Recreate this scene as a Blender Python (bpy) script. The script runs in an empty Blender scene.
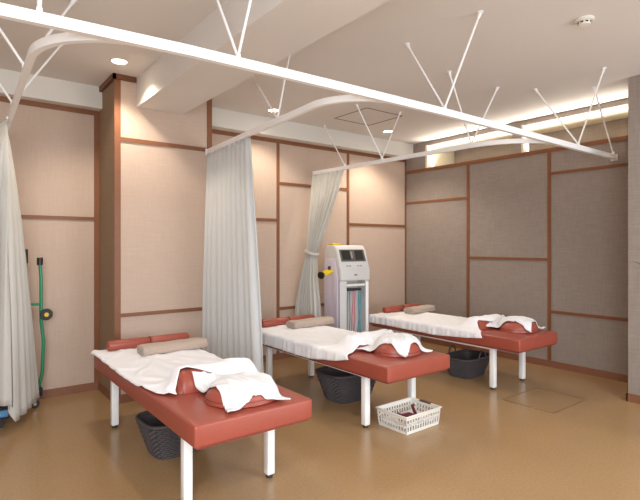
import bpy, bmesh, math, random
from mathutils import Vector, Matrix, noise
random.seed(7)
D = bpy.data
COL = bpy.context.scene.collection
PI = math.pi

# ------------------------------------------------------------ helpers
def srgb(r, g, b):
    f = lambda c: c / 12.92 if c <= 0.04045 else ((c + 0.055) / 1.055) ** 2.4
    return (f(r / 255), f(g / 255), f(b / 255), 1)

def link(o, parent=None):
    COL.objects.link(o)
    if parent: o.parent = parent
    return o

def empty(name, label, cat, loc=(0, 0, 0), rz=0, group=None):
    o = D.objects.new(name, None); COL.objects.link(o)
    o.empty_display_size = 0.1
    o.location = loc; o.rotation_euler = (0, 0, rz)
    o['label'] = label; o['category'] = cat
    if group: o['group'] = group
    return o

def tag(o, label, cat, group=None):
    o['label'] = label; o['category'] = cat
    if group: o['group'] = group
    return o

def mesh(name, bm, mat, parent=None, smooth=None, bevel=0, seg=2):
    bmesh.ops.recalc_face_normals(bm, faces=bm.faces)
    m = D.meshes.new(name); bm.to_mesh(m); bm.free()
    m.materials.append(mat)
    o = D.objects.new(name, m); link(o, parent)
    if smooth is not None:
        for p in m.polygons: p.use_smooth = True
        if smooth > 0:
            try: m.set_sharp_from_angle(angle=math.radians(smooth))
            except Exception: pass
    if bevel:
        b = o.modifiers.new('bevel', 'BEVEL'); b.width = bevel; b.segments = seg
        b.limit_method = 'ANGLE'; b.angle_limit = math.radians(35)
        for p in m.polygons: p.use_smooth = True
        try: m.set_sharp_from_angle(angle=math.radians(180))
        except Exception: pass
        b.harden_normals = False
    return o

def struct(name, bm, mat, parent=None, **k):
    o = mesh(name, bm, mat, parent, **k)
    if not parent: o['kind'] = 'structure'
    return o

def box(bm, x0, x1, y0, y1, z0, z1, M=None):
    vs = [bm.verts.new((x, y, z)) for x in (x0, x1) for y in (y0, y1) for z in (z0, z1)]
    for f in ((0, 1, 3, 2), (4, 6, 7, 5), (0, 4, 5, 1), (2, 3, 7, 6), (0, 2, 6, 4), (1, 5, 7, 3)):
        bm.faces.new([vs[i] for i in f])
    if M: bmesh.ops.transform(bm, matrix=M, verts=vs)
    return vs

def tube(bm, pts, r, n=10, closed=False, caps=True, radii=None):
    pts = [Vector(p) for p in pts]; N = len(pts); rings = []
    up = Vector((0, 0, 1)); prev = None
    for i, p in enumerate(pts):
        if closed: t = (pts[(i + 1) % N] - pts[(i - 1) % N]).normalized()
        else: t = (pts[min(i + 1, N - 1)] - pts[max(i - 1, 0)]).normalized()
        if prev is None:
            a = up if abs(t.z) < 0.9 else Vector((1, 0, 0))
            u = t.cross(a).normalized()
        else:
            u = (prev - t * prev.dot(t)).normalized()
        prev = u; v = t.cross(u)
        rr = radii[i] if radii else r
        rings.append([bm.verts.new(p + (u * math.cos(2 * PI * k / n) + v * math.sin(2 * PI * k / n)) * rr) for k in range(n)])
    for i in range(N if closed else N - 1):
        A, B = rings[i], rings[(i + 1) % N]
        for k in range(n):
            bm.faces.new((A[k], A[(k + 1) % n], B[(k + 1) % n], B[k]))
    if caps and not closed:
        bm.faces.new(rings[0]); bm.faces.new(rings[-1])

def sweep_rect(bm, pts, w, h):
    """a bar w wide (horizontal) and h high swept along a horizontal path"""
    pts = [Vector(p) for p in pts]; rings = []; N = len(pts)
    for i, p in enumerate(pts):
        t = (pts[min(i + 1, N - 1)] - pts[max(i - 1, 0)]).normalized()
        s = Vector((t.y, -t.x, 0)).normalized(); z = Vector((0, 0, 1))
        rings.append([bm.verts.new(p + s * a * w / 2 + z * b * h / 2) for a, b in ((-1, -1), (1, -1), (1, 1), (-1, 1))])
    for i in range(N - 1):
        for k in range(4):
            bm.faces.new((rings[i][k], rings[i][(k + 1) % 4], rings[i + 1][(k + 1) % 4], rings[i + 1][k]))
    bm.faces.new(rings[0]); bm.faces.new(rings[-1])

def lathe(bm, prof, n=32, M=None):
    rings = []; vs_all = []
    for r, z in prof:
        if r < 1e-5:
            v = bm.verts.new((0, 0, z)); rings.append([v]); vs_all.append(v)
        else:
            ring = [bm.verts.new((r * math.cos(2 * PI * k / n), r * math.sin(2 * PI * k / n), z)) for k in range(n)]
            rings.append(ring); vs_all += ring
    for A, B in zip(rings, rings[1:]):
        if len(A) == 1 and len(B) == 1: continue
        for k in range(n):
            k2 = (k + 1) % n
            if len(A) == 1: bm.faces.new((A[0], B[k], B[k2]))
            elif len(B) == 1: bm.faces.new((A[k], A[k2], B[0]))
            else: bm.faces.new((A[k], A[k2], B[k2], B[k]))
    if M: bmesh.ops.transform(bm, matrix=M, verts=vs_all)
    return vs_all

def B(): return bmesh.new()
def lerp(a, b, t): return a + (b - a) * t
def interp(tab, x):
    if x <= tab[0][0]: return tab[0][1]
    for (a, fa), (b, fb) in zip(tab, tab[1:]):
        if x <= b: return lerp(fa, fb, (x - a) / (b - a))
    return tab[-1][1]

# ------------------------------------------------------------ materials
def mat(name, col, rough=0.5, metal=0, spec=0.5, bump=None, var=0, vscale=8, coat=0, sheen=0, trans=0, emit=None):
    m = D.materials.new(name); m.use_nodes = True
    nt = m.node_tree; p = nt.nodes['Principled BSDF']
    p.inputs['Base Color'].default_value = col
    p.inputs['Roughness'].default_value = rough
    p.inputs['Metallic'].default_value = metal
    p.inputs['Specular IOR Level'].default_value = spec
    p.inputs['Coat Weight'].default_value = coat
    p.inputs['Sheen Weight'].default_value = sheen
    tc = nt.nodes.new('ShaderNodeTexCoord')
    if var:
        n = nt.nodes.new('ShaderNodeTexNoise'); n.inputs['Scale'].default_value = vscale; n.inputs['Detail'].default_value = 6
        nt.links.new(tc.outputs['Object'], n.inputs['Vector'])
        mx = nt.nodes.new('ShaderNodeMix'); mx.data_type = 'RGBA'
        mx.inputs[6].default_value = tuple(c * (1 - var) for c in col[:3]) + (1,)
        mx.inputs[7].default_value = tuple(min(1, c * (1 + var)) for c in col[:3]) + (1,)
        nt.links.new(n.outputs['Fac'], mx.inputs[0]); nt.links.new(mx.outputs[2], p.inputs['Base Color'])
    if bump:
        n2 = nt.nodes.new('ShaderNodeTexNoise'); n2.inputs['Scale'].default_value = bump[0]; n2.inputs['Detail'].default_value = 4
        nt.links.new(tc.outputs['Object'], n2.inputs['Vector'])
        b = nt.nodes.new('ShaderNodeBump'); b.inputs['Strength'].default_value = bump[1]; b.inputs['Distance'].default_value = 0.01
        nt.links.new(n2.outputs['Fac'], b.inputs['Height']); nt.links.new(b.outputs['Normal'], p.inputs['Normal'])
    if trans:
        tl = nt.nodes.new('ShaderNodeBsdfTranslucent'); tl.inputs['Color'].default_value = col
        mix = nt.nodes.new('ShaderNodeMixShader'); mix.inputs[0].default_value = trans
        out = nt.nodes['Material Output']
        nt.links.new(p.outputs[0], mix.inputs[1]); nt.links.new(tl.outputs[0], mix.inputs[2]); nt.links.new(mix.outputs[0], out.inputs[0])
    if emit:
        p.inputs['Emission Color'].default_value = emit[0]; p.inputs['Emission Strength'].default_value = emit[1]
    return m

def woven(name, ca, cb, scale=(1, 1, 1), sc=120, st=0.25):
    """woven wall cloth: two stretched noises crossing, with a little bump"""
    m = D.materials.new(name); m.use_nodes = True
    nt = m.node_tree; p = nt.nodes['Principled BSDF']
    p.inputs['Roughness'].default_value = 0.85; p.inputs['Specular IOR Level'].default_value = 0.2
    tc = nt.nodes.new('ShaderNodeTexCoord')
    outs = []
    for s in ((scale[0] * sc, scale[1] * sc, scale[2] * 6), (scale[0] * 6, scale[1] * 6, scale[2] * sc)):
        mp = nt.nodes.new('ShaderNodeMapping'); mp.inputs['Scale'].default_value = s
        n = nt.nodes.new('ShaderNodeTexNoise'); n.inputs['Scale'].default_value = 1; n.inputs['Detail'].default_value = 3
        nt.links.new(tc.outputs['Object'], mp.inputs['Vector']); nt.links.new(mp.outputs[0], n.inputs['Vector'])
        outs.append(n.outputs['Fac'])
    ad = nt.nodes.new('ShaderNodeMath'); ad.operation = 'ADD'
    nt.links.new(outs[0], ad.inputs[0]); nt.links.new(outs[1], ad.inputs[1])
    mr = nt.nodes.new('ShaderNodeMapRange'); mr.inputs['From Min'].default_value = 0.65; mr.inputs['From Max'].default_value = 1.35
    nt.links.new(ad.outputs[0], mr.inputs['Value'])
    mx = nt.nodes.new('ShaderNodeMix'); mx.data_type = 'RGBA'
    mx.inputs[6].default_value = ca; mx.inputs[7].default_value = cb
    nt.links.new(mr.outputs[0], mx.inputs[0]); nt.links.new(mx.outputs[2], p.inputs['Base Color'])
    b = nt.nodes.new('ShaderNodeBump'); b.inputs['Strength'].default_value = st; b.inputs['Distance'].default_value = 0.003
    nt.links.new(ad.outputs[0], b.inputs['Height']); nt.links.new(b.outputs['Normal'], p.inputs['Normal'])
    return m

M_wall = woven('pink beige wall cloth', srgb(194, 171, 154), srgb(206, 183, 166), sc=170, st=.12)
M_wall_grey = woven('taupe wall cloth', srgb(146, 134, 126), srgb(164, 152, 143), sc=120, st=.15)
M_pillar = woven('olive brown side face', srgb(146, 122, 98), srgb(158, 134, 110), st=.12)
M_wood = mat('reddish brown wood', srgb(133, 84, 54), 0.45, var=0.14, vscale=12)
M_base = mat('brown baseboard', srgb(138, 92, 68), 0.5, var=0.15, vscale=9)
M_ceil = mat('ceiling paper', srgb(226, 221, 216), 0.9, spec=0.2, bump=(60, 0.1), var=0.03, vscale=2)
M_white = mat('white wall paint', srgb(226, 222, 214), 0.8, spec=0.3)
M_cove = mat('white cove paint', srgb(240, 232, 212), 0.8, spec=0.2)
M_rail = mat('white rail enamel', srgb(250, 250, 250), 0.35)
M_leg = mat('white steel tube', srgb(250, 250, 248), 0.3)
M_foot = mat('dark rubber glide', srgb(50, 48, 48), 0.5)
M_vinyl = mat('terracotta vinyl', srgb(162, 80, 64), 0.36, bump=(90, 0.12), var=0.05, vscale=3)
M_vinyl2 = mat('terracotta vinyl piping', srgb(140, 66, 56), 0.4)
M_sheet = mat('white cotton sheet', srgb(248, 248, 252), 0.9, spec=0.15, bump=(200, 0.15), sheen=0.2)
M_terry = mat('white terry towel', srgb(243, 243, 244), 0.95, spec=0.1, bump=(320, 0.5), sheen=0.3)
M_towel = mat('beige terry towel', srgb(190, 170, 154), 0.95, spec=0.1, bump=(260, 0.6), var=0.12, vscale=60, sheen=0.3)
M_curt = mat('off white curtain', srgb(224, 225, 224), 0.9, spec=0.1, var=0.03, vscale=5, bump=(220, 0.2), trans=0.25)
M_curt2 = mat('cream curtain', srgb(226, 224, 218), 0.9, spec=0.1, var=0.03, vscale=5, bump=(220, 0.2), trans=0.25)
M_tape = mat('curtain header tape', srgb(206, 202, 190), 0.9, spec=0.1, var=0.12, vscale=40)
M_wick = mat('dark woven fibre', srgb(74, 68, 70), 0.6, var=0.45, vscale=60)
M_plas = mat('white plastic', srgb(236, 232, 222), 0.4)
M_mach = mat('grey white machine plastic', srgb(212, 210, 208), 0.4)
M_machs = mat('lilac side panel', srgb(216, 208, 226), 0.4, var=0.05, vscale=6)
M_grey = mat('dark grey screen', srgb(92, 90, 88), 0.3)
M_lgrey = mat('light grey key', srgb(150, 146, 142), 0.5)
M_dark = mat('recess grey', srgb(110, 112, 118), 0.6)
M_black = mat('black plastic', srgb(28, 27, 27), 0.4)
M_yel = mat('yellow plastic', srgb(228, 196, 40), 0.4)
M_green = mat('green enamel', srgb(40, 142, 100), 0.35)
M_blue = mat('light blue cushion', srgb(108, 168, 214), 0.45)
M_navy = mat('dark navy edging', srgb(34, 40, 62), 0.5)
M_cblue = mat('teal cable', srgb(80, 160, 176), 0.4)
M_cred = mat('pink cable', srgb(216, 120, 130), 0.4)
M_maroon = mat('maroon strap', srgb(116, 34, 36), 0.45)
M_leaf = mat('leaf green', srgb(86, 130, 52), 0.5, var=0.2, vscale=20)
M_stem = mat('plant stem brown', srgb(110, 86, 56), 0.8)
M_pot = mat('terracotta pot', srgb(170, 120, 92), 0.7)
M_steel = mat('brushed steel', srgb(190, 190, 190), 0.3, metal=1)
M_lamp = mat('lit lamp glass', srgb(255, 246, 226), 0.5, emit=(srgb(255, 240, 212), 14))
M_tube = mat('lit fluorescent tube', srgb(255, 246, 226), 0.5, emit=(srgb(255, 236, 200), 1.5))
M_panel = mat('lit added panel', srgb(255, 250, 240), 0.5, emit=(srgb(255, 246, 232), 6))
M_seam = mat('shadow gap sealant', srgb(120, 108, 98), 0.9)
M_fseam = mat('floor seam metal', srgb(132, 100, 66), 0.5)

# floor: glossy speckled ochre vinyl sheet
M_floor = D.materials.new('ochre vinyl floor'); M_floor.use_nodes = True
nt = M_floor.node_tree; p = nt.nodes['Principled BSDF']
tc = nt.nodes.new('ShaderNodeTexCoord')
n1 = nt.nodes.new('ShaderNodeTexNoise'); n1.inputs['Scale'].default_value = 55; n1.inputs['Detail'].default_value = 6
n2 = nt.nodes.new('ShaderNodeTexNoise'); n2.inputs['Scale'].default_value = 1.6; n2.inputs['Detail'].default_value = 3
for n in (n1, n2): nt.links.new(tc.outputs['Object'], n.inputs['Vector'])
mx = nt.nodes.new('ShaderNodeMix'); mx.data_type = 'RGBA'
mx.inputs[6].default_value = srgb(158, 125, 86); mx.inputs[7].default_value = srgb(182, 149, 108)
nt.links.new(n1.outputs['Fac'], mx.inputs[0])
m2 = nt.nodes.new('ShaderNodeMix'); m2.data_type = 'RGBA'; m2.blend_type = 'MULTIPLY'; m2.inputs[0].default_value = 0.5
cr = nt.nodes.new('ShaderNodeMapRange'); cr.inputs['To Min'].default_value = 0.8; cr.inputs['To Max'].default_value = 1.1
nt.links.new(n2.outputs['Fac'], cr.inputs['Value'])
nt.links.new(mx.outputs[2], m2.inputs[6]); nt.links.new(cr.outputs[0], m2.inputs[7])
nt.links.new(m2.outputs[2], p.inputs['Base Color'])
rr = nt.nodes.new('ShaderNodeMapRange'); rr.inputs['To Min'].default_value = 0.20; rr.inputs['To Max'].default_value = 0.28
nt.links.new(n1.outputs['Fac'], rr.inputs['Value']); nt.links.new(rr.outputs[0], p.inputs['Roughness'])
p.inputs['Specular IOR Level'].default_value = 0.5
bp = nt.nodes.new('ShaderNodeBump'); bp.inputs['Strength'].default_value = 0.05; bp.inputs['Distance'].default_value = 0.005
nt.links.new(n1.outputs['Fac'], bp.inputs['Height']); nt.links.new(bp.outputs['Normal'], p.inputs['Normal'])

# ------------------------------------------------------------ room
C = 3.13          # ceiling height
YB = 5.49          # back wall
XR = 5.965         # right wall
PX0, PX1, PY = 1.285, 2.255, 4.87      # pillar on the back wall
XL, YF = -2.6, -2.6

b = B(); box(b, XL - .12, 6.8, YF - .12, YB + .12, -0.1, 0); struct('floor', b, M_floor)
b = B(); box(b, XL - .12, XR + .12, YF - .12, YB + .12, C, C + .1); struct('ceiling', b, M_ceil)
b = B(); box(b, XL, 6.8, YB, YB + .12, 0, C); struct('wall_back', b, M_wall)
b = B(); box(b, XL - .12, XL, YF, YB, 0, C); struct('wall_left', b, M_wall)
# right wall with two clerestory openings into a lit cove
b = B()
box(b, XR, XR + .12, YF, YB, 0, 2.71)
box(b, XR, XR + .12, 5.08, YB, 2.71, C)
box(b, XR, XR + .12, 3.47, 3.60, 2.71, C)
box(b, XR, XR + .12, YF, 1.7, 2.71, C)
box(b, XR, XR + .12, 1.7, 3.47, 3.065, C)
box(b, XR, XR + .12, 3.60, 5.08, 3.065, C)
struct('wall_right', b, M_wall_grey)
b = B()
box(b, XR + .12, 6.72, 1.6, 5.2, 3.075, 3.13)
box(b, XR, 6.72, 5.06, 5.08, 2.71, 3.075)
struct('ceiling_cove', b, M_cove)
b = B()
box(b, XR + .12, 6.72, 1.6, 5.08, 2.60, 2.63)
box(b, 6.66, 6.74, 1.6, 5.08, 2.63, 3.075)
struct('wall_cove', b, M_wall_grey)
# white jamb liners of the openings
b = B()
box(b, XR - .012, XR + .13, 5.035, 5.06, 2.715, 3.07)
box(b, XR - .012, XR + .13, 3.445, 3.468, 2.60 + .11, 3.07)
struct('trim_8', b, M_cove)

# pillar
b = B(); box(b, PX0 + .02, PX1, PY, YB, 0, C); struct('wall_pillar', b, M_wall)
b = B(); box(b, PX0, PX0 + .02, PY + .01, YB, 0, C - .03); struct('wall_pillar_side', b, M_pillar)  # side face in a darker, browner tone than the pillar front
# block on the right
b = B(); box(b, 5.245, XR, 0.6, 1.95, 0, C); struct('wall_block', b, M_wall_grey)
b = B(); box(b, 5.232, 5.245, 0.6, 1.963, 0, .08); box(b, 5.232, XR, 1.95, 1.963, 0, .08); struct('baseboard_block', b, M_base)

# beam and bulkhead
b = B(); box(b, 1.48, 1.94, YF, PY, 2.85, C); struct('ceiling_beam', b, M_ceil)
b = B()
box(b, XL, PX0, 5.36, YB, 2.91, C); box(b, PX1, XR, 5.33, YB, 2.91, C)
struct('ceiling_bulkhead', b, M_white)

# wood trims
T = .012; w = .045
b = B()     # back wall, left bay
y0, y1 = YB - T, YB
box(b, XL, PX0, y0, y1, 2.86, 2.91); box(b, -.56, PX0 - .05, y0, y1, 1.765, 1.80); box(b, XL, -.6, y0, y1, 1.765, 1.80)
box(b, PX0 - .05, PX0 - .0, y0, y1, .08, 2.86); box(b, -.6, -.56, y0, y1, .08, 2.86)
struct('trim_1', b, M_wood)
b = B()     # pillar front
box(b, PX0 - T, PX0 + .045, PY - T, PY, .0, C - .05)
box(b, PX1 - .04, PX1 + T, PY - T, PY + .0, .0, C)
box(b, PX0 + .045, PX1 - .04, PY - T, PY, 2.50, 2.54); box(b, PX0 + .045, PX1 - .04, PY - T, PY, .82, .855)
box(b, PX0 + .045, PX1 - .04, PY - T, PY, 0, .08)
struct('trim_2', b, M_wood)
b = B()     # pillar cap
box(b, PX0 - .03, 1.47, PY - .03, PY - T, C - .05, C); box(b, PX0 - .03, PX0, PY - .03, YB, C - .05, C)
struct('trim_3', b, mat('dark cap wood', srgb(112, 66, 42), .5))
b = B()     # back wall, right bay
box(b, PX1, XR, y0, y1, 2.86, 2.91)
for x in (3.50, 4.72): box(b, x - .02, x + .02, y0, y1, .08, 2.86)
box(b, XR - .025, XR, y0, y1, .08, 2.86)
box(b, PX1, 3.48, y0, y1, 1.82, 1.86)
box(b, 3.52, 4.70, y0, y1, 2.31, 2.35); box(b, 3.52, 4.70, y0, y1, .65, .69)
box(b, 4.74, XR - .025, y0, y1, 1.80, 1.84)
box(b, PX1, PX1 + .03, y0, y1, .08, 2.86)
struct('trim_4', b, M_wood)
b = B()     # right wall
x0, x1 = XR - T, XR
box(b, x0, x1, 1.96, YB, 2.665, 2.715)
for y in (4.29, 3.10): box(b, x0, x1, y - .02, y + .02, .08, 2.665)
box(b, x0, x1, 4.31, YB, 2.175, 2.21); box(b, x0, x1, 3.12, 4.27, 1.315, 1.35)
box(b, x0, x1, 1.96, 3.08, 2.38, 2.415); box(b, x0, x1, 1.96, 3.08, .67, .705)
struct('trim_5', b, M_wood)
b = B(); box(b, XL, PX0, YB - .013, YB, 0, .08); box(b, PX1, XR, YB - .013, YB, 0, .08)
struct('baseboard_back', b, M_base)
b = B(); box(b, PX0 - .013, PX0, PY, YB, 0, .08); struct('baseboard_pillar', b, M_base)
b = B(); box(b, XR - .013, XR, 1.96, YB - .013, 0, .08); struct('baseboard_right', b, M_base)

# ------------------------------------------------------------ floor and ceiling hatches
def frame_quad(name, pts, z0, z1, wd, m, label, cat):
    b = B()
    for i in range(4):
        p, q = Vector(pts[i]), Vector(pts[(i + 1) % 4])
        d = (q - p).normalized(); n = Vector((-d.y, d.x))
        a = [p + n * wd / 2, p - n * wd / 2, q - n * wd / 2, q + n * wd / 2]
        lo = [b.verts.new((v.x, v.y, z0)) for v in a]; hi = [b.verts.new((v.x, v.y, z1)) for v in a]
        b.faces.new(lo[::-1]); b.faces.new(hi)
        for k in range(4): b.faces.new((lo[k], lo[(k + 1) % 4], hi[(k + 1) % 4], hi[k]))
    return tag(mesh(name, b, m), label, cat)
frame_quad('floor_hatch', [(4.33, 2.22), (4.98, 2.22), (4.98, 2.72), (4.33, 2.72)], -.002, .0015, .008, M_fseam,
           'thin seam outline of a square access hatch set flush in the tan floor', 'floor hatch')
frame_quad('ceiling_hatch', [(3.95, 4.25), (4.55, 4.25), (4.55, 4.85), (3.95, 4.85)], C - .003, C + .002, .015, M_seam,
           'square access panel outline in the ceiling beside the far downlight', 'ceiling hatch')

# ------------------------------------------------------------ ceiling fittings
def downlight(x, y, label, power):
    e = empty('ceiling_downlight', label, 'ceiling light', (x, y, C), 0, 'recessed downlights')
    b = B(); lathe(b, [(.062, -.001), (.078, -.001), (.078, -.008), (.066, -.009), (.062, -.003)], 32); mesh('trim_ring', b, M_white, e, smooth=30)
    b = B(); lathe(b, [(0, -.004), (.062, -.004), (.062, -.001), (0, -.001)], 32); mesh('lamp_lens', b, M_lamp, e)
    l = D.lights.new('downlight_beam', 'SPOT'); l.energy = power; l.spot_size = math.radians(125); l.spot_blend = .6
    l.color = (1, .88, .72); l.shadow_soft_size = .05
    o = D.objects.new('downlight_beam', l); link(o, e); o.location = (0, 0, -.03)
downlight(1.22, 4.50, 'lit round downlight in the ceiling left of the pillar top', 58)
downlight(3.13, 5.00, 'lit round downlight behind the hanger of the middle curtain rail', 50)
downlight(4.99, 4.93, 'lit round downlight in the ceiling near the far room corner', 75)

e = empty('smoke_detector', 'white round smoke detector on the ceiling at the upper right', 'smoke detector', (3.65, 1.64, C))
b = B(); lathe(b, [(0, 0), (.062, 0), (.064, -.012), (.058, -.018), (.0, -.018)], 32); mesh('base', b, M_plas, e, smooth=40)
b = B(); lathe(b, [(.040, -.018), (.043, -.034), (.034, -.042), (0, -.043)], 32); mesh('sensor_cap', b, M_plas, e, smooth=40)
b = B()
for k in range(8):
    a = 2 * PI * k / 8
    box(b, -.009, .009, .0405, .0445, -.034, -.024, Matrix.Rotation(a, 4, 'Z'))
mesh('vent_slot', b, M_black, e)

# added light panels, invented to light the room from its unseen front half
for i, (x, y) in enumerate([(-.6, .1), (3.2, -.7)]):
    e = empty('added_light_panel', ('added long ceiling light panel near the left wall behind the viewer', 'added long ceiling light panel near the front wall behind the viewer')[i], 'ceiling light', (x, y, C))
    b = B(); box(b, -.62, .62, -.17, .17, -.05, 0); mesh('housing', b, M_plas, e, bevel=.005)
    b = B(); box(b, -.59, .59, -.14, .14, -.056, -.0505); mesh('diffuser', b, M_panel, e)

e = empty('cove_light', 'lit fluorescent tubes hidden behind the top of the right wall', 'light', (6.13, 3.3, 2.63))
b = B(); box(b, -.03, .03, -1.6, 1.7, 0, .03); mesh('housing', b, M_plas, e)
b = B()
for y in (-1.55, -.72, .11, .94): tube(b, [(0, y, .045), (0, y + .72, .045)], .014)
mesh('tube', b, M_tube, e, smooth=40)

# ------------------------------------------------------------ curtain rail
RZ = 2.50
rail = empty('curtain_rail', 'white ceiling-hung curtain rail network with three branches to the back wall', 'curtain rail', (0, 0, 0))
def yl(x): return interp([(-2.6, 2.62), (.2, 2.475), (1., 2.405), (2., 2.37), (3., 2.345), (5.92, 2.345)], x)
def zl(x): return interp([(-2.6, 2.51), (.2, 2.50), (2.8, 2.50), (5.92, 2.49)], x)
b = B(); sweep_rect(b, [(XL, yl(XL), zl(XL))] + [(x / 10, yl(x / 10), zl(x / 10)) for x in range(-24, 59, 2)] + [(XR, 2.345, 2.49)], .036, .052)
mesh('main_track', b, M_rail, rail)
b = B(); box(b, XR - .02, XR, 2.32, 2.39, 2.455, 2.525); mesh('wall_bracket', b, M_rail, rail, bevel=.004)
def branch(x0, xend, yend, r, xs):
    pts = []
    yj = yl(x0 + r)
    for k in range(15):
        a = PI / 2 * k / 14
        pts.append((x0 + r - r * math.cos(PI / 2 - a), yj + .006 + r - r * math.sin(PI / 2 - a), RZ))
    pts = pts                                     # from the main track round the bend
    last = pts[-1]
    for k in range(1, 13):
        t = k / 12
        pts.append((lerp(last[0], xend, t), lerp(last[1], yend, t), RZ))
    b = B(); sweep_rect(b, pts, .032, .044)
    return mesh('branch_track', b, M_rail, rail)
branch(.36, .43, YB, .50, 0)
branch(2.08, 2.215, PY - T, .42, 0)
branch(4.16, 4.02, 5.40, .66, 0)
b = B(); box(b, 2.19, 2.24, PY - T - .012, PY - T, 2.46, 2.53); mesh('wall_bracket', b, M_rail, rail, bevel=.004)

rods = [((2.96, 2.03), (2.97, yl(2.97))), ((2.96, 2.71), (2.97, yl(2.97))), ((4.87, 2.68), (5.08, yl(5.08))),
        ((4.79, 1.98), (5.08, yl(5.08))), ((5.28, 2.28), (5.90, 2.345)), ((1.24, 2.0), (1.27, yl(1.27))), ((1.24, 2.72), (1.27, yl(1.27))),
        ((.34, 2.12), (.33, yl(.33))), ((.36, 2.82), (.33, yl(.33))),
        ((.75, 4.36), (.385, 4.14)), ((.02, 4.22), (.385, 4.14)), ((.68, 3.57), (.36, 3.25)), ((.0, 3.35), (.36, 3.25)),
        ((2.3, 3.42), (2.14, 3.36)), ((2.32, 4.10), (2.14, 3.36)), ((4.07, 5.22), (4.05, 4.77)),
        ((3.76, 4.22), (4.07, 4.12)), ((4.40, 4.14), (4.07, 4.12)), ((3.74, 2.90), (4.22, 3.0)), ((4.51, 2.89), (4.22, 3.0))]
feet = {}
for (a, f) in rods:
    b = B(); P = Vector((a[0], a[1], C - .004)); Q = Vector((f[0], f[1], RZ + .03))
    d = (P - Q).normalized()
    tube(b, [Q, P], .0078, 8)
    tube(b, [P - d * .035, P], .013, 10)
    lathe(b, [(0, 0), (.022, 0), (.022, -.006), (0, -.006)], 14, Matrix.Translation((a[0], a[1], C)))
    mesh('hanger_rod', b, M_rail, rail, smooth=40)
    feet[f] = 1
for f in feet:
    b = B(); box(b, f[0] - .012, f[0] + .012, f[1] - .012, f[1] + .012, RZ + .015, RZ + .05); mesh('rod_clamp', b, M_rail, rail, bevel=.004)

# ------------------------------------------------------------ curtains
def curtain_mesh(b, top, bot, z0f, z1, pleats, amp_t, amp_b, seed, nu=160, nv=36, mid=None, zpow=1.0, skip=0.0):
    """cloth between a top path and a bottom path (lists of plan points), pleated"""
    def along(path, t):
        L = [0]
        for p, q in zip(path, path[1:]): L.append(L[-1] + (Vector(q) - Vector(p)).length)
        d = t * L[-1]
        for i in range(len(path) - 1):
            if d <= L[i + 1] + 1e-9:
                k = (d - L[i]) / max(1e-9, L[i + 1] - L[i]); p, q = Vector(path[i]), Vector(path[i + 1])
                return p.lerp(q, k), (q - p).normalized()
    grid = []
    for j in range(nv + 1):
        v = j / nv; row = []
        for i in range(nu + 1):
            u = i / nu
            pt, dt = along(top, u); pb, db = along(bot, u)
            s = v ** zpow
            P = pt.lerp(pb, s); dd = dt.lerp(db, s)
            if mid: P, dd = mid(u, v, P, dd)
            n = Vector((dd.y, -dd.x)).normalized()
            ph = 2 * PI * pleats * u + 1.3 * math.sin(5 * u + seed) + .5 * v * math.sin(9 * u + seed * 2)
            am = lerp(amp_t, amp_b, min(1, v * 1.6))
            am *= .65 + .5 * noise.noise(Vector((u * 9, seed, v * 1.2)))  + .35
            off = am * (math.sin(ph) + .25 * math.sin(2 * ph + seed))
            P = P + n * off
            zb = z0f(u)
            row.append(b.verts.new((P.x, P.y, lerp(z1, zb, v))))
        grid.append(row)
    for j in range(nv):
        for i in range(nu):
            b.faces.new((grid[j][i], grid[j][i + 1], grid[j + 1][i + 1], grid[j + 1][i]))

def hooks(parent, pts, z, n):
    for k in range(n):
        t = (k + .5) / n; p = Vector(pts[0]).lerp(Vector(pts[-1]), t)
        b = B(); box(b, p.x - .006, p.x + .006, p.y - .006, p.y + .006, z - .012, z + .026)
        mesh('runner', b, M_rail, parent)

def cloth(o, t=.004):
    s = o.modifiers.new('thick', 'SOLIDIFY'); s.thickness = t; s.offset = 0
    return o

# middle curtain against the pillar
c = empty('curtain', 'pale pleated curtain hanging straight in front of the pillar edge', 'curtain', (0, 0, 0), 0, 'off white privacy curtains')
b = B(); curtain_mesh(b, [(2.21, 4.83), (2.15, 3.85)], [(2.16, 4.83), (2.25, 3.80)], lambda u: .11, RZ - .03, 10, .016, .034, 1.0)
cloth(mesh('cloth', b, M_curt, c, smooth=0))
hooks(c, [(2.21, 4.80), (2.15, 3.87)], RZ - .03, 8)
# left curtain
c = empty('curtain', 'grey cream curtain bunched on the left rail, cut by the left picture edge', 'curtain', (0, 0, 0), 0, 'off white privacy curtains')
b = B(); curtain_mesh(b, [(.38, 4.40), (.40, 4.98)], [(-.22, 4.72), (.15, 4.74), (.42, 4.56), (.55, 4.82), (.66, 5.10)],
                      lambda u: interp([(0, .25), (.53, .24), (.58, .09), (1, .12)], u), RZ - .03, 9, .012, .030, 2.3, zpow=.62)
cloth(mesh('cloth', b, M_curt2, c, smooth=0))
hooks(c, [(.38, 4.42), (.40, 4.96)], RZ - .03, 8)
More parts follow.
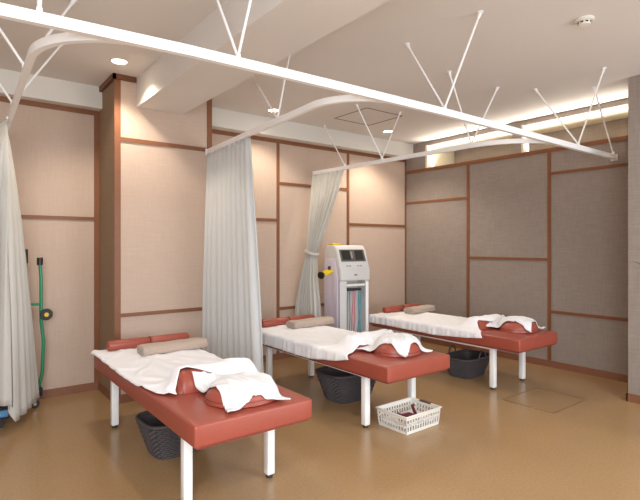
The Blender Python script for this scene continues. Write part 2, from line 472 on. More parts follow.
# far curtain, gathered by a tieback
c = empty('curtain', 'cream curtain gathered by a tieback behind the white machine', 'curtain', (0, 0, 0), 0, 'off white privacy curtains')
def tied(u, v, P, dd):
    w = [(0, .68), (.1, .62), (.30, .38), (.42, .24), (.46, .20), (.52, .26), (.75, .52), (1, .60)]
    cx = [(0, 5.06), (.15, 5.10), (.42, 5.22), (.46, 5.24), (.6, 5.23), (1, 5.16)]
    hw = interp(w, v) / 2; cy = interp(cx, v)
    x = interp([(0, 4.02), (.44, 3.90), (.6, 3.84), (1, 3.74)], v)
    return Vector((x - .02, min(5.44, cy) + (.5 - u) * 2 * hw * (1 if True else 0))), dd
b = B(); curtain_mesh(b, [(4.03, 5.38), (4.04, 4.80)], [(4.0, 5.40), (4.0, 4.95)], lambda u: .12, RZ - .03, 8, .014, .035, 3.7, mid=tied)
cloth(mesh('cloth', b, M_curt2, c, smooth=0))
b = B()
pts = [(3.875 + .055 * math.cos(a), 5.24 + .105 * math.sin(a), 1.41 + .03 * math.sin(a)) for a in [2 * PI * k / 24 for k in range(24)]]
tube(b, pts, .022, 8, closed=True); mesh('tieback', b, M_curt2, c, smooth=60)
hooks(c, [(4.03, 5.36), (4.04, 4.9)], RZ - .03, 6)

# ------------------------------------------------------------ massage tables
W, L, TOP, BOT = .75, 2.12, .592, .447
def rounded_slab(b, x0, x1, y0, y1, z0, z1, puff=.012, n=14):
    """cushion: box with a gently domed top"""
    g = []
    for i in range(n + 1):
        row = []
        for j in range(n + 1):
            u, v = i / n, j / n
            d = (1 - (2 * u - 1) ** 4) * (1 - (2 * v - 1) ** 4)
            row.append(b.verts.new((lerp(x0, x1, u), lerp(y0, y1, v), z1 - puff + puff * d)))
        g.append(row)
    for i in range(n):
        for j in range(n): b.faces.new((g[i][j], g[i + 1][j], g[i + 1][j + 1], g[i][j + 1]))
    edge = [g[i][0] for i in range(n + 1)] + [g[n][j] for j in range(1, n + 1)] + [g[i][n] for i in range(n - 1, -1, -1)] + [g[0][j] for j in range(n - 1, 0, -1)]
    low = [b.verts.new((v.co.x, v.co.y, z0)) for v in edge]
    for k in range(len(edge)):
        k2 = (k + 1) % len(edge); b.faces.new((edge[k], edge[k2], low[k2], low[k]))
    b.faces.new(low)

def make_table():
    e = empty('massage_table', '', 'massage table')
    b = B(); rounded_slab(b, 0, W, 0, L, BOT + .012, TOP, .012)
    mesh('cushion_top', b, M_vinyl, e, bevel=.014, seg=3)
    b = B(); box(b, .02, W - .02, .02, L - .02, BOT, BOT + .012); mesh('base_board', b, M_vinyl2, e)
    b = B()
    for (xa, xb, ya, yb) in ((.08, W - .08, .33, .37), (.08, W - .08, L - .37, L - .33), (.08, .12, .37, L - .37), (W - .12, W - .08, .37, L - .37)):
        box(b, xa, xb, ya, yb, BOT - .03, BOT)
    mesh('under_frame', b, M_leg, e)
    for x in (.105, W - .085):
        for y in (.36, L - .24):
            b = B(); box(b, x - .0275, x + .0275, y - .0275, y + .0275, .022, BOT - .001); lg = mesh('leg', b, M_leg, e, bevel=.006)
            b = B(); lathe(b, [(0, 0), (.022, 0), (.024, .008), (.018, .022), (0, .022)], 16, Matrix.Translation((x, y, 0))); mesh('foot_glide', b, M_foot, lg, smooth=40)
    return e
def copy_tree(o, parent=None):
    c = o.copy(); COL.objects.link(c)
    if parent: c.parent = parent
    for ch in list(o.children): copy_tree(ch, c)
    return c

T1 = (1.01, 2.37); T2 = (2.66, 2.63); T3 = (4.45, 2.61)
tabs = [make_table()]; tabs += [copy_tree(tabs[0]), copy_tree(tabs[0])]
for t, o, lab in zip(tabs, (T1, T2, T3), ('nearest terracotta massage table at the left on white legs',
                                          'middle terracotta massage table on white legs between two others',
                                          'farthest terracotta massage table beside the grey panelled wall')):
    t.location = (o[0], o[1], 0); t['label'] = lab; t['group'] = 'terracotta massage tables'

def domes(spec):
    """obstacle height over the table top for the cloths: bolster and pillow"""
    bs, pl = spec
    def h(s, t):
        v = 0
        # bolster: (s0,s1,tc,r,height)
        s0, s1, tc, r, hh = bs
        if s0 - .0 <= s <= s1 and abs(t - tc) < r:
            v = max(v, hh * math.sqrt(max(0, 1 - ((t - tc) / r) ** 2)) * min(1, math.sqrt(max(0, (s - s0) / .05 + .0))) * min(1, math.sqrt(max(0, (s1 - s) / .05))))
        px, py, ra, rb, ph = pl
        q = ((s - px) / ra) ** 2 + ((t - py) / rb) ** 2
        if q < 1: v = max(v, ph * (1 - q ** 1.6) ** .5)
        return v
    return h

def bolster(o, bs, label):
    s0, s1, tc, r, hh = bs
    b = B(); n = 24; prof = []
    m = 28
    for k in range(m + 1):
        s = lerp(s0, s1, k / m); e_ = min(1, math.sqrt(max(0, min(s - s0, s1 - s)) / .05 + 1e-4))
        prof.append((s, e_))
    rings = []
    for s, e_ in prof:
        ring = []
        for k in range(n + 1):
            a = PI * k / n
            ring.append(b.verts.new((s, tc - r * lerp(.8, 1, e_) * math.cos(a), TOP - .002 + max(.001, hh * e_ * math.sin(a)))))
        rings.append(ring)
    for A, Bq in zip(rings, rings[1:]):
        for k in range(n): b.faces.new((A[k], A[k + 1], Bq[k + 1], Bq[k]))
        b.faces.new((A[0], Bq[0], Bq[-1], A[-1]))
    b.faces.new(rings[0]); b.faces.new(rings[-1])
    e = mesh('knee_bolster', b, M_vinyl, smooth=50); e.location = (o[0], o[1], 0)
    tag(e, label, 'bolster', 'half-round knee bolsters')
    # seam piping on the visible end
    b = B(); s = s0 + .028
    ee = math.sqrt(.028 / .05)
    tube(b, [(s, tc - r * .97 * math.cos(PI * k / 20), TOP + .001 + hh * ee * math.sin(PI * k / 20)) for k in range(21)], .004, 6)
    mesh('seam', b, M_vinyl2, e, smooth=60)

def pillow(o, pl, label):
    px, py, ra, rb, ph = pl
    b = B(); N = 40; prof = []
    rings = []
    for j in range(15):
        a = PI / 2 * j / 14
        q = math.cos(a)
        z = ph * (1 - (q ** 2) ** 1.6) ** .5
        rings.append([b.verts.new((px + ra * q * math.cos(2 * PI * k / N), py + rb * q * math.sin(2 * PI * k / N), TOP - .002 + z)) for k in range(N)] if q > 1e-4 else [b.verts.new((px, py, TOP - .002 + ph))])
    for A, Bq in zip(rings, rings[1:]):
        for k in range(N):
            if len(Bq) == 1: b.faces.new((A[k], A[(k + 1) % N], Bq[0]))
            else: b.faces.new((A[k], A[(k + 1) % N], Bq[(k + 1) % N], Bq[k]))
    b.faces.new(rings[0])
    e = mesh('face_pillow', b, M_vinyl, smooth=70); e.location = (o[0], o[1], 0)
    tag(e, label, 'pillow', 'domed face pillows')
    b = B(); tube(b, [(px + ra * .985 * math.cos(2 * PI * k / 48), py + rb * .985 * math.sin(2 * PI * k / 48), TOP + .022) for k in range(48)], .004, 6, closed=True)
    mesh('seam', b, M_vinyl2, e, smooth=60)

def neck_roll(o, sc, tc, rot, label):
    e = empty('neck_roll', label, 'neck roll', (o[0] + sc, o[1] + tc, TOP), rot, 'two-part neck rolls')
    for sg in (-1, 1):
        prof = [(0, -.18), (.034, -.178), (.044, -.165), (.046, 0), (.044, .165), (.034, .178), (0, .18)]
        b = B(); lathe(b, prof, 28, Matrix.Translation((sg * .181, 0, .052)) @ Matrix.Rotation(PI / 2, 4, 'Y'))
        mesh('roll_half', b, M_vinyl, e, smooth=50)
    b = B(); lathe(b, [(.036, -.006), (.047, -.003), (.047, .003), (.036, .006)], 28, Matrix.Translation((0, 0, .052)) @ Matrix.Rotation(PI / 2, 4, 'Y'))
    mesh('seam', b, M_vinyl2, e, smooth=40)

def folded_towel(o, sc, tc, rot, label, ln=.56, wd=.18, ht=.085):
    """a towel folded into a flat roll: spiral cross-section extruded with soft noise"""
    e = empty('folded_towel', label, 'towel', (o[0] + sc, o[1] + tc, TOP + .008), rot, 'beige folded towels')
    b = B(); n = 40; m = 26; rings = []
    for i in range(m + 1):
        x = lerp(-ln / 2, ln / 2, i / m); ring = []
        endf = 1 - .10 * max(0, abs(2 * i / m - 1) - .9) * 10
        for k in range(n):
            a = 2 * PI * k / n
            cy = math.copysign(abs(math.cos(a)) ** .55, math.cos(a)) * wd / 2 * endf
            cz = math.copysign(abs(math.sin(a)) ** .7, math.sin(a)) * ht / 2 * endf + ht / 2
            q = noise.noise(Vector((x * 9 + sc * 7, cy * 12, cz * 16 + tc))) * .005
            ring.append(b.verts.new((x, cy + q, max(.001, cz + q))))
        rings.append(ring)
    for A, Bq in zip(rings, rings[1:]):
        for k in range(n): b.faces.new((A[k], A[(k + 1) % n], Bq[(k + 1) % n], Bq[k]))
    b.faces.new(rings[0]); b.faces.new(rings[-1])
    mesh('rolled_body', b, M_towel, e, smooth=60)
    # fold layers visible at both ends
    b = B()
    for sg in (-1, 1):
        for k, (ry, rz_) in enumerate(((.070, .022), (.048, .013))):
            pts = [(sg * (ln / 2 + .001), ry * math.cos(a), ht / 2 + rz_ * math.sin(a)) for a in [2 * PI * j / 28 * .86 + .3 for j in range(28)]]
            tube(b, pts, .0045, 6)
    tube(b, [(lerp(-ln / 2, ln / 2, k / 12), -wd / 2 + .004, .020 + .003 * math.sin(k)) for k in range(13)], .005, 6)
    mesh('fold_edge', b, M_towel, e, smooth=60)

def relax(H, O, free, it=260, pull=.985):
    n, m = len(H), len(H[0])
    for _ in range(it):
        for i in range(n):
            for j in range(m):
                if O[i][j] is None: continue
                s = 0; c_ = 0
                for a, bb in ((1, 0), (-1, 0), (0, 1), (0, -1)):
                    x, y = i + a, j + bb
                    if 0 <= x < n and 0 <= y < m and H[x][y] is not None: s += H[x][y]; c_ += 1
                v = s / c_ * pull
                H[i][j] = max(O[i][j], v)
    return H

def wrinkle(x, y, seed, amp):
    a = noise.noise(Vector((x * 3.1 + seed, y * 3.1, seed * 1.7)))
    b_ = noise.noise(Vector((x * 7 + a * 2 + seed, y * 4.2 - a, seed)))
    r = 1 - abs(b_) * 3.2
    c_ = noise.noise(Vector((x * 14 + seed, y * 9 + seed, 3.3)))
    return amp * (max(0, r) * 1.1 + .35 * c_ + .5 * a)

def sheet(o, hf, left, t0, t1, right, endfun, seed, label, amp=.009):
    """bed sheet: u across (may run past the sides and hang), t along"""
    nu, nt_ = 64, 110
    us = [[0] * (nu + 1) for _ in range(nt_ + 1)]
    ST, SU = [], []
    for j in range(nt_ + 1):
        rowS, rowT = [], []
        for i in range(nu + 1):
            u = i / nu
            t = lerp(t1, t0, j / nt_)
            sL = left(t); s = lerp(sL, right, u)
            tt = lerp(t1, t0 + endfun(u), j / nt_)
            sL = left(tt); s = lerp(sL, right, u)
            rowS.append(s); rowT.append(tt)
        ST.append((rowS, rowT))
    O = [[max(.003, hf(ST[j][0][i], ST[j][1][i]) + .006) if True else None for i in range(nu + 1)] for j in range(nt_ + 1)]
    H = [r[:] for r in O]
    relax(H, O, None, 60, .97)
    b = B(); g = []
    for j in range(nt_ + 1):
        row = []
        for i in range(nu + 1):
            s, t = ST[j][0][i], ST[j][1][i]
            wv = max(0, wrinkle(s * 1.0, t, seed, amp))
            R = .02
            def fold(ex):   # excess beyond the edge -> (outward, drop)
                if ex <= 0: return 0, 0
                arc = R * PI / 2
                if ex < arc:
                    a = ex / R; return R * math.sin(a), R * (1 - math.cos(a))
                return R, R + ex - arc
            z = TOP + H[j][i] + wv
            x = s
            if s < 0:
                ou, dr = fold(-s); 
                x = -ou - .004 - max(0, wrinkle(t * 2.5, .3, seed + 5, .012)) * min(1, dr / .05); z = TOP + .006 - dr + max(0, wv) * (1 - min(1, dr / .03))
            elif s > W:
                ou, dr = fold(s - W); x = W + ou + .004; z = TOP + .006 - dr
            row.append(b.verts.new((x, t, z)))
        g.append(row)
    for j in range(nt_):
        for i in range(nu): b.faces.new((g[j][i], g[j][i + 1], g[j + 1][i + 1], g[j + 1][i]))
    ob = mesh('bed_sheet', b, M_sheet, smooth=0); ob.location = (o[0], o[1], 0)
    cloth(ob, .005); tag(ob, label, 'sheet', 'white table sheets')
    return ob

def small_towel(o, hf, corners, seed, label):
    """bilinear patch between four corners in table coordinates, draped over the pillow"""
    n = 56; P = [[None] * (n + 1) for _ in range(n + 1)]
    c00, c10, c11, c01 = [Vector(c) for c in corners]
    for i in range(n + 1):
        for j in range(n + 1):
            u, v = i / n, j / n
            q = c00 * (1 - u) * (1 - v) + c10 * u * (1 - v) + c11 * u * v + c01 * (1 - u) * v
            # concave edges between the corners
            cen = (c00 + c10 + c11 + c01) / 4
            k = (.06 + .20 * (1 - v)) * (4 * u * (1 - u) * (abs(2 * v - 1) ** 3) + 4 * v * (1 - v) * (abs(2 * u - 1) ** 3))
            P[i][j] = q.lerp(cen, k)
    O = [[hf(P[i][j].x, P[i][j].y) + .012 + .016 * min(1, max(0, (P[i][j].y - .42) / .08)) for j in range(n + 1)] for i in range(n + 1)]
    H = [r[:] for r in O]; relax(H, O, None, 26, .965)
    b = B(); g = []
    for i in range(n + 1):
        row = []
        for j in range(n + 1):
            wv = max(-.002, wrinkle(P[i][j].x * 1.6, P[i][j].y * 1.6, seed, .011))
            row.append(b.verts.new((P[i][j].x, P[i][j].y, TOP + H[i][j] + wv)))
        g.append(row)
    for i in range(n):
        for j in range(n): b.faces.new((g[i][j], g[i + 1][j], g[i + 1][j + 1], g[i][j + 1]))
    ob = mesh('hand_towel', b, M_terry, smooth=0); ob.location = (o[0], o[1], 0)
    cloth(ob, .007); tag(ob, label, 'towel', 'small white towels over the pillows')

names = ['nearest', 'middle', 'farthest']
specs = [((.12, .70, .64, .12, .125), (.42, .26, .23, .20, .10)),
         ((.14, .70, .66, .12, .11), (.43, .31, .22, .19, .125)),
         ((.14, .70, .66, .12, .11), (.50, .31, .23, .19, .115))]
for i, (o, sp) in enumerate(zip((T1, T2, T3), specs)):
    hf = domes(sp)
    bolster(o, sp[0], 'red half-round bolster under the sheet end on the %s table' % names[i])
    pillow(o, sp[1], 'red domed pillow under a small towel at the foot of the %s table' % names[i])
    if i == 0:
        left = lambda t: interp([(.5, .10), (.62, .02), (.9, -.02), (1.3, -.025), (1.9, -.02), (2.26, -.03)], t)
        endf = lambda u: interp([(0, .50), (.08, .56), (.2, .62), (.32, .60), (.45, .53), (1, .50)], u)
        sheet(o, hf, left, 0, 2.13, .745, endf, 1.5, 'white sheet with soft folds over the nearest massage table', .011)
    elif i == 1:
        left = lambda t: interp([(.40, -.04), (.6, -.085), (1.0, -.135), (1.8, -.13), (2.27, -.12)], t)
        endf = lambda u: .43 + .08 * min(1, u / .3) + .025 * math.sin(u * 7)
        sheet(o, hf, left, 0, 2.11, .78, endf, 4.2, 'white sheet hanging over the side of the middle massage table', .008)
    else:
        left = lambda t: interp([(.36, -.06), (.6, -.09), (1.0, -.12), (1.8, -.11), (2.27, -.11)], t)
        endf = lambda u: interp([(0, .40), (.14, .46), (.3, .60), (.45, .56), (1, .52)], u)
        sheet(o, hf, left, 0, 2.11, .78, endf, 7.7, 'white sheet hanging over the side of the farthest massage table', .007)
small_towel(T1, domes(specs[0]), [(.19, .01), (.59, .0), (.68, .52), (.22, .56)], 2.2, 'small white towel draped over the pillow on the nearest table')
small_towel(T2, domes(specs[1]), [(.28, .08), (.64, .10), (.66, .60), (.14, .52)], 5.2, 'small white towel draped over the pillow on the middle table')
small_towel(T3, domes(specs[2]), [(.36, .08), (.76, .14), (.70, .60), (.24, .54)], 8.2, 'small white towel draped over the pillow on the farthest table')
neck_roll(T1, .45, 2.05, math.radians(0), 'terracotta neck roll at the head of the nearest table')
neck_roll(T2, .47, 2.05, math.radians(0), 'terracotta neck roll at the head of the middle table')
neck_roll(T3, .56, 2.06, math.radians(0), 'terracotta neck roll at the head of the farthest table')
folded_towel(T1, .54, 1.72, math.radians(2), 'beige folded towel in front of the neck roll on the nearest table')
folded_towel(T2, .60, 1.80, math.radians(3), 'beige folded towel in front of the neck roll on the middle table')
folded_towel(T3, .66, 1.84, math.radians(6), 'beige folded towel in front of the neck roll on the farthest table', .5)

# ------------------------------------------------------------ dark baskets
def wicker(x, y, rz, label, lx=.36, ly=.28, h=.24, handles=True):
    e = empty('storage_basket', label, 'basket', (x, y, 0), rz, 'dark woven baskets')
    def ring_pts(f, z, off, N=64):
        sx, sy = lx / 2 * f, ly / 2 * f; pts = []; ex = 4.5
        for k in range(N):
            a = 2 * PI * k / N; c_, s_ = math.cos(a), math.sin(a)
            r = 1 / ((abs(c_)) ** ex + (abs(s_)) ** ex) ** (1 / ex)
            sg = 1 + off * (1 if k % 2 else -1)
            pts.append((sx * r * c_ * sg, sy * r * s_ * sg, z))
        return pts
    b = B(); rows = 15
    for k in range(rows):
        z = .010 + (h - .02) * k / (rows - 1); f = lerp(.70, 1, k / (rows - 1))
        tube(b, ring_pts(f, z, (.034 if k % 2 else -.034)), .009, 5, closed=True)
    mesh('woven_side', b, M_wick, e, smooth=60)
    b = B()
    inner = [b.verts.new((px * .94, py * .94, h * .95)) for px, py, _ in ring_pts(1, 0, 0)]
    low = [b.verts.new((px * .94, py * .94, .008)) for px, py, _ in ring_pts(.70, 0, 0)]
    for k in range(len(inner)):
        k2 = (k + 1) % len(inner); b.faces.new((inner[k], inner[k2], low[k2], low[k]))
    b.faces.new(low)
    mesh('lining', b, M_wick, e, smooth=60)
    b = B(); tube(b, ring_pts(1.02, h, 0), .015, 8, closed=True); mesh('rim', b, M_wick, e, smooth=60)
    if handles:
        for sg in (-1, 1):
            b = B(); tube(b, [(.07 * math.cos(a), sg * (ly / 2 * 1.02 + .004), h + .085 * math.sin(a)) for a in [PI * k / 16 for k in range(17)]], .009, 8)
            mesh('handle', b, M_wick, e, smooth=60)
wicker(1.36, 3.52, math.radians(2), 'dark woven basket on the floor under the nearest table', lx=.50, ly=.38, h=.25)
wicker(3.17, 3.69, math.radians(-2), 'dark woven basket on the floor under the middle table', lx=.56, ly=.42, h=.27)
wicker(4.84, 3.50, math.radians(4), 'dark woven basket with loop handles under the farthest table', lx=.54, ly=.38, h=.22)

# ------------------------------------------------------------ white slotted basket
e = empty('slotted_basket', 'white slotted plastic basket on the floor under the corner of the middle table', 'basket', (3.095, 2.815, 0), math.radians(1))
bx, by, bh = .200, .152, .145
def wall_slots(b, p0, p1, n, zb, zt, fl):
    """one leaning side wall: bottom band, top band and slats with open slots between"""
    p0, p1 = Vector(p0), Vector(p1); d = (p1 - p0); ln = d.length; d.normalize(); nrm = Vector((d.y, -d.x))
    def pt(s, z):
        k = (z - 0) / bh; q = p0 + d * (ln * s); cxy = q * (1 + .07 * k)
        return Vector((cxy.x, cxy.y, z))
    def quad(s0, s1, z0, z1, sh=0):
        a = [pt(s0, z0), pt(s1, z0), pt(s1 + sh, z1), pt(s0 + sh, z1)]
        n3 = Vector((nrm.x, nrm.y, 0)) * .004
        f = [b.verts.new(v) for v in a]; g = [b.verts.new(v - n3) for v in a]
        b.faces.new(f); b.faces.new(g[::-1])
        for k in range(4): b.faces.new((f[k], g[k], g[(k + 1) % 4], f[(k + 1) % 4]))
    quad(0, 1, 0.004, zb); quad(0, 1, zt, bh); quad(0, 1, (zb + zt) / 2 - .003 + .012, (zb + zt) / 2 + .009 + .012)
    for k in range(n + 1):
        s = k / n * .97; quad(s, s + .42 / n, zb, zt, 0)
b = B()
cs = [(-bx, -by), (bx, -by), (bx, by), (-bx, by)]
for k in range(4): wall_slots(b, cs[k], cs[(k + 1) % 4], 13 if k % 2 == 0 else 10, .026, .118, 0)
mesh('slotted_side', b, M_plas, e)
b = B(); box(b, -bx, bx, -by, by, .002, .008); mesh('base_tray', b, M_plas, e)
b = B()
f = 1.085
tube(b, [(x * f, y * f, bh) for x, y in [(-bx, -by), (0, -by), (bx, -by), (bx, 0), (bx, by), (0, by), (-bx, by), (-bx, 0)]], .008, 8, closed=True)
mesh('rim', b, M_plas, e, smooth=50)
b = B(); box(b, bx * f - .014, bx * f + .016, -.06, .06, bh - .004, bh + .012); mesh('grip', b, mat('brown grip', srgb(96, 70, 52), .5), e, bevel=.004)
b = B()
tube(b, [(-.16, -.06, .082), (-.13, .0, .115), (-.07, .02, .085), (-.02, -.02, .10), (.02, -.08, .085), (.05, -.02, .10), (.10, .05, .125), (.15, .08, .115)], .014, 8)
tube(b, [(-.13, -.10, .07), (-.11, -.05, .098), (-.05, -.04, .095), (.0, -.10, .08)], .013, 8)
o = mesh('strap', b, M_maroon, smooth=60); o.location = (3.095, 2.815, 0)
tag(o, 'dark red straps lying in the white slotted basket', 'strap')
b = B(); n = 16; g = []
for i in range(n + 1):
    row = []
    for j in range(n + 1):
        x, y = lerp(-.2, .2, i / n), lerp(-.14, .14, j / n)
        row.append(b.verts.new((x, y, .052 + .02 * noise.noise(Vector((x * 14, y * 14, 2))))))
    g.append(row)
for i in range(n):
    for j in range(n): b.faces.new((g[i][j], g[i + 1][j], g[i + 1][j + 1], g[i][j + 1]))
o = mesh('liner_cloth', b, M_sheet, smooth=0); cloth(o, .006); o.location = (3.095, 2.815, 0)
tag(o, 'crumpled white cloth lining the slotted basket', 'cloth')

# ------------------------------------------------------------ therapy machine
m = empty('therapy_machine', 'tall white therapy machine with slanted screen between two tables', 'medical machine', (4.045, 4.58, 0), math.radians(-7))
hw = .222
def prism(b, prof, x0, x1):
    A = [b.verts.new((x0, y, z)) for y, z in prof]; Q = [b.verts.new((x1, y, z)) for y, z in prof]
    b.faces.new(A[::-1]); b.faces.new(Q)
    for k in range(len(prof)):
        k2 = (k + 1) % len(prof); b.faces.new((A[k], A[k2], Q[k2], Q[k]))
b = B(); prism(b, [(-.03, 1.07), (-.03, 1.20), (.07, 1.46), (.12, 1.51), (.30, 1.51), (.36, 1.46), (.38, 1.07)], -hw, hw)
mesh('control_head', b, M_mach, m, bevel=.018, seg=3)
b = B()
box(b, -hw + .01, -.115, 0, .34, .06, 1.07); box(b, .165, hw - .01, 0, .34, .06, 1.07); box(b, -.115, .165, .16, .34, .06, 1.07); box(b, -.115, .165, 0, .16, .06, .30)
mesh('cabinet', b, M_mach, m)
b = B(); prism(b, [(.02, .10), (.02, 1.10), (.10, 1.34), (.32, 1.34), (.34, 1.1), (.34, .10)], -hw - .012, -hw + .0); mesh('side_panel', b, M_machs, m, bevel=.005)
b = B(); box(b, .165, .207, -.016, -.0, .28, 1.05); mesh('front_strip', b, M_rail, m, bevel=.003)
sl = math.atan2(.25, .10)
MS = Matrix.Translation((0, .02, 1.325)) @ Matrix.Rotation(sl, 4, 'X')
b = B(); box(b, -.185, .185, -.02, .140, -.004, .006, MS); sc_ = mesh('screen_panel', b, M_grey, m, bevel=.003)
for x in (-.10, .095):
    b = B(); box(b, x - .06, x + .06, .0, .125, .0061, .009, MS); mesh('display_window', b, M_black, sc_)
b = B(); box(b, -.03, -.005, .02, .11, .0061, .010, MS); mesh('key', b, M_lgrey, sc_)
for x in (-.11, -.07, .05, .09):
    b = B(); box(b, x - .012, x + .012, -.085, -.07, .0, .006, MS); mesh('button', b, M_lgrey, m)
b = B(); box(b, -.02, .02, -.035, -.029, 1.135, 1.15); mesh('badge', b, M_grey, m)
b = B(); box(b, -.115, .165, .155, .16, .30, 1.07); mesh('recess_back', b, M_mach, m)
b = B(); box(b, -.112, .162, .0, .15, 1.0, 1.03); mesh('cable_shelf', b, M_plas, m, bevel=.004)
b = B(); box(b, -.10, .10, -.012, .06, .945, .975); mesh('cable_clamp', b, M_black, m, bevel=.006)
for k, (x, mm) in enumerate([(-.085, M_cblue), (-.055, M_lgrey), (-.005, M_cred), (.025, M_cred), (.085, M_cblue), (.12, M_cblue)]):
    b = B(); tube(b, [(x, .02, .945), (x + .006 * math.sin(k), .03, .8), (x + .015 * math.sin(k * 2.1), .03, .6), (x + .01 * math.cos(k), .05, .34), (x, .06, .302)], .007, 8)
    mesh('cable', b, mm, m, smooth=60)
for sx in (-.16, .16):
    for sy in (.05, .29):
        b = B(); lathe(b, [(0, -.015), (.03, -.015), (.03, .015), (0, .015)], 16, Matrix.Translation((sx, sy, .030)) @ Matrix.Rotation(PI / 2, 4, 'Y')); mesh('castor', b, M_black, m, smooth=40)
b = B(); box(b, -.19, .19, .02, .32, .045, .06); mesh('chassis', b, M_grey, m)
# yellow and black hand probe clipped to the side, yellow cap on top
b = B(); tube(b, [(-hw - .012, .14, 1.19), (-hw - .11, .13, 1.17), (-hw - .17, .12, 1.15)], .026, 12, radii=[.026, .040, .034])
pr_ = mesh('probe_holder', b, M_yel, m, smooth=60)
b = B(); tube(b, [(-hw - .165, .12, 1.15), (-hw - .205, .10, 1.14)], .042, 16, radii=[.034, .046]); mesh('probe_head', b, M_black, pr_, smooth=40)
b = B(); tube(b, [(-hw - .07, .13, 1.19), (-hw - .06, .13, 1.25)], .018, 10); mesh('probe_button', b, M_black, pr_, smooth=40)
b = B(); box(b, -.20, -.08, .18, .28, 1.508, 1.535); mesh('top_holder', b, M_yel, m, bevel=.008)

# ------------------------------------------------------------ green framed folding bed behind the left curtain
e = empty('folding_frame', 'green tubular folding frame standing behind the left curtain', 'folding frame', (0, 0, 0))
def arc(p, q, r, n=8): pass
b = B()
tube(b, [(.715, 5.30, 1.34), (.725, 5.30, 1.2), (.725, 5.30, .8), (.745, 5.30, .6), (.735, 5.30, .3), (.70, 5.30, .14)], .015, 10)
tube(b, [(.40, 5.36, 1.34), (.40, 5.36, .14)], .015, 10)
tube(b, [(.725, 5.30, .95), (.40, 5.36, .95)], .012, 10); tube(b, [(.73, 5.30, .16), (.40, 5.36, .16)], .015, 10)
tube(b, [(.73, 5.30, .14), (.60, 5.12, .14)], .015, 10)
mesh('tube_frame', b, M_green, e, smooth=50)
b = B(); tube(b, [(.715, 5.30, 1.32), (.715, 5.30, 1.39)], .026, 12); mesh('end_cap', b, M_black, e, smooth=40)
b = B(); lathe(b, [(.02, -.012), (.052, -.012), (.056, 0), (.052, .012), (.02, .012)], 24, Matrix.Translation((.765, 5.27, .85)) @ Matrix.Rotation(PI / 2, 4, 'X')); kb = mesh('knob', b, M_black, e, smooth=40)
b = B(); lathe(b, [(0, -.015), (.02, -.015), (.02, .015), (0, .015)], 20, Matrix.Translation((.765, 5.27, .85)) @ Matrix.Rotation(PI / 2, 4, 'X')); mesh('knob_centre', b, M_yel, kb, smooth=40)
b = B(); box(b, .64, .73, 5.24, 5.30, .09, .17); mesh('corner_block', b, M_navy, e, bevel=.008)
for (x, y) in ((.66, 5.20), (.42, 5.36)):
    b = B(); lathe(b, [(.012, -.012), (.036, -.012), (.04, 0), (.036, .012), (.012, .012)], 24, Matrix.Translation((x, y, .04)) @ Matrix.Rotation(PI / 2, 4, 'X')); cst = mesh('castor', b, M_foot, e, smooth=40)
    b = B(); lathe(b, [(0, -.016), (.014, -.016), (.014, .016), (0, .016)], 16, Matrix.Translation((x, y, .04)) @ Matrix.Rotation(PI / 2, 4, 'X')); mesh('castor_hub', b, M_steel, cst)
    b = B(); box(b, x - .012, x + .012, y - .02, y + .02, .065, .145); mesh('castor_fork', b, M_steel, cst)
b = B(); tube(b, [(.60, 5.28, 1.34), (.60, 5.28, 1.47)], .016, 10); tube(b, [(.60, 5.28, .16), (.60, 5.28, 1.36)], .008, 8); mesh('handle_grip', b, M_black, e, smooth=40)

e = empty('padded_board', 'low light blue padded board with dark edges under the left curtain', 'padded board', (.09, 4.88, 0))
b = B(); box(b, -.42, .33, -.09, .12, .085, .145); mesh('pad', b, M_blue, e, bevel=.012)
b = B(); box(b, -.425, .335, -.092, .125, .070, .086); box(b, -.425, .335, -.085, .125, .144, .165); mesh('edging', b, M_navy, e, bevel=.004)
for sx in (-.36, .27):
    for sy in (-.05, .08):
        b = B(); box(b, sx - .02, sx + .02, sy - .02, sy + .02, 0, .072); mesh('leg', b, M_black, e)

# ------------------------------------------------------------ plant at the right picture edge
e = empty('potted_plant', 'green leafy plant with a leaf tip at the right picture edge', 'plant', (4.42, 1.18, 0))
b = B(); lathe(b, [(0, 0), (.11, 0), (.14, .26), (.155, .27), (.155, .30), (.13, .30), (.12, .25), (0, .25)], 28); mesh('pot', b, M_pot, e, smooth=40)
b = B(); tube(b, [(0, 0, .25), (.01, .0, .7), (.0, .01, 1.15)], .014, 10, radii=[.018, .014, .010]); mesh('stem', b, M_stem, e, smooth=60)
def leaf(b, base, d, ln, wd, droop):
    d = Vector(d).normalized(); s = d.cross(Vector((0, 0, 1))).normalized(); rows = []
    for k in range(9):
        t = k / 8; c_ = Vector(base) + d * ln * t + Vector((0, 0, -droop * t * t))
        ww = wd * math.sin(PI * min(1, .05 + t * .95)) * .5 + .0008
        rows.append([b.verts.new(c_ - s * ww + Vector((0, 0, .15 * ww))), b.verts.new(c_), b.verts.new(c_ + s * ww + Vector((0, 0, .15 * ww)))])
    for A, Q in zip(rows, rows[1:]):
        for k in range(2): b.faces.new((A[k], A[k + 1], Q[k + 1], Q[k]))
leaves = [((-.794, .608, .60), .55, .06, .03), ((.4, .6, 1.0), .42, .04, .03), ((.5, -.8, .4), .36, .05, .12), ((.95, .1, .3), .38, .05, .14), ((-.2, -.9, .7), .40, .05, .1), ((.0, -.3, 1.4), .36, .04, .02), ((.8, .6, .2), .36, .05, .2)]
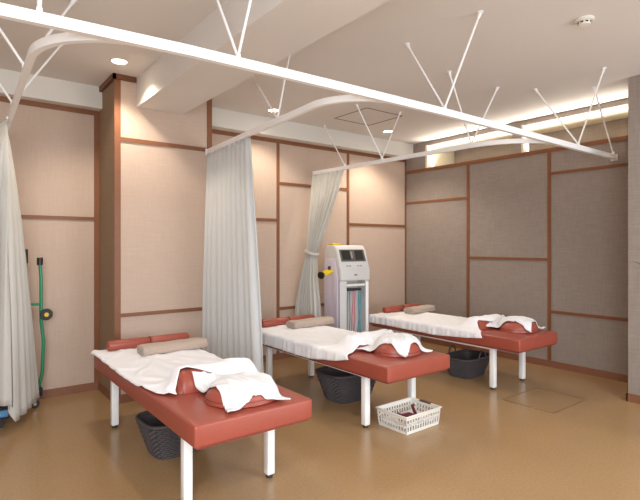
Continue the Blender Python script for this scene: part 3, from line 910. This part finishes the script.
for k, (d, ln, wd, dr) in enumerate(leaves):
    b = B(); leaf(b, (0, .01, 1.14), d, ln, wd, dr); o = mesh('leaf', b, M_leaf, e, smooth=0); cloth(o, .0015)

# ------------------------------------------------------------ lights
def area(name, loc, tgt, sx, sy, power, col=(1, 1, 1)):
    l = D.lights.new(name, 'AREA'); l.shape = 'RECTANGLE'; l.size = sx; l.size_y = sy; l.energy = power; l.color = col
    o = D.objects.new(name, l); COL.objects.link(o); o.location = loc
    o.rotation_euler = (Vector(tgt) - Vector(loc)).to_track_quat('-Z', 'Y').to_euler()
    return o
area('added_panel_light_left', (-.6, .1, C - .08), (-.6, .1, 0), 1.2, .3, 55, (.88, .94, 1))  # light of the added left panel
area('added_panel_light_front', (3.2, -.7, C - .08), (3.2, -.7, 0), 1.2, .3, 55, (.88, .94, 1))  # light of the added front panel
area('added_fill', (-.9, -1.6, 1.75), (3.2, 4.5, 1.1), 2.4, 1.8, 130, (.86, .93, 1))  # added fill from behind the camera; no window is there
l = area('cove_tube_light', (6.12, 3.36, 2.70), (5.86, 3.36, 3.4), .05, 3.3, 26, (1, .93, .82)); l.data.spread = math.radians(120); l.rotation_euler = (0, PI - .30, 0)
area('added_fill_right', (4.2, -2.2, 1.2), (4.4, 3.0, 3.0), 2.0, 1.6, 70, (.92, .95, 1))  # added fill aimed upward to brighten the ceiling, without a window
wd = D.worlds.new('room ambience'); bpy.context.scene.world = wd; wd.use_nodes = True
wd.node_tree.nodes['Background'].inputs[0].default_value = (.86, .93, 1, 1)
wd.node_tree.nodes['Background'].inputs[1].default_value = 1.1

# ------------------------------------------------------------ camera
cam = D.cameras.new('camera'); co = D.objects.new('camera', cam); COL.objects.link(co)
cam.sensor_width = 36; cam.lens = 36 * 490 / 640; cam.clip_start = .02
yaw = math.radians(52.56)
co.location = (0, 0, 1.5)
co.rotation_euler = (PI / 2, 0, yaw - PI / 2)
cam.shift_y = -4 / 640       # horizon sits 4 px above the middle of the frame
bpy.context.scene.camera = co
sc = bpy.context.scene
sc.view_settings.view_transform = 'Standard'; sc.view_settings.look = 'None'
sc.view_settings.gamma = 1; sc.view_settings.exposure = 0.12
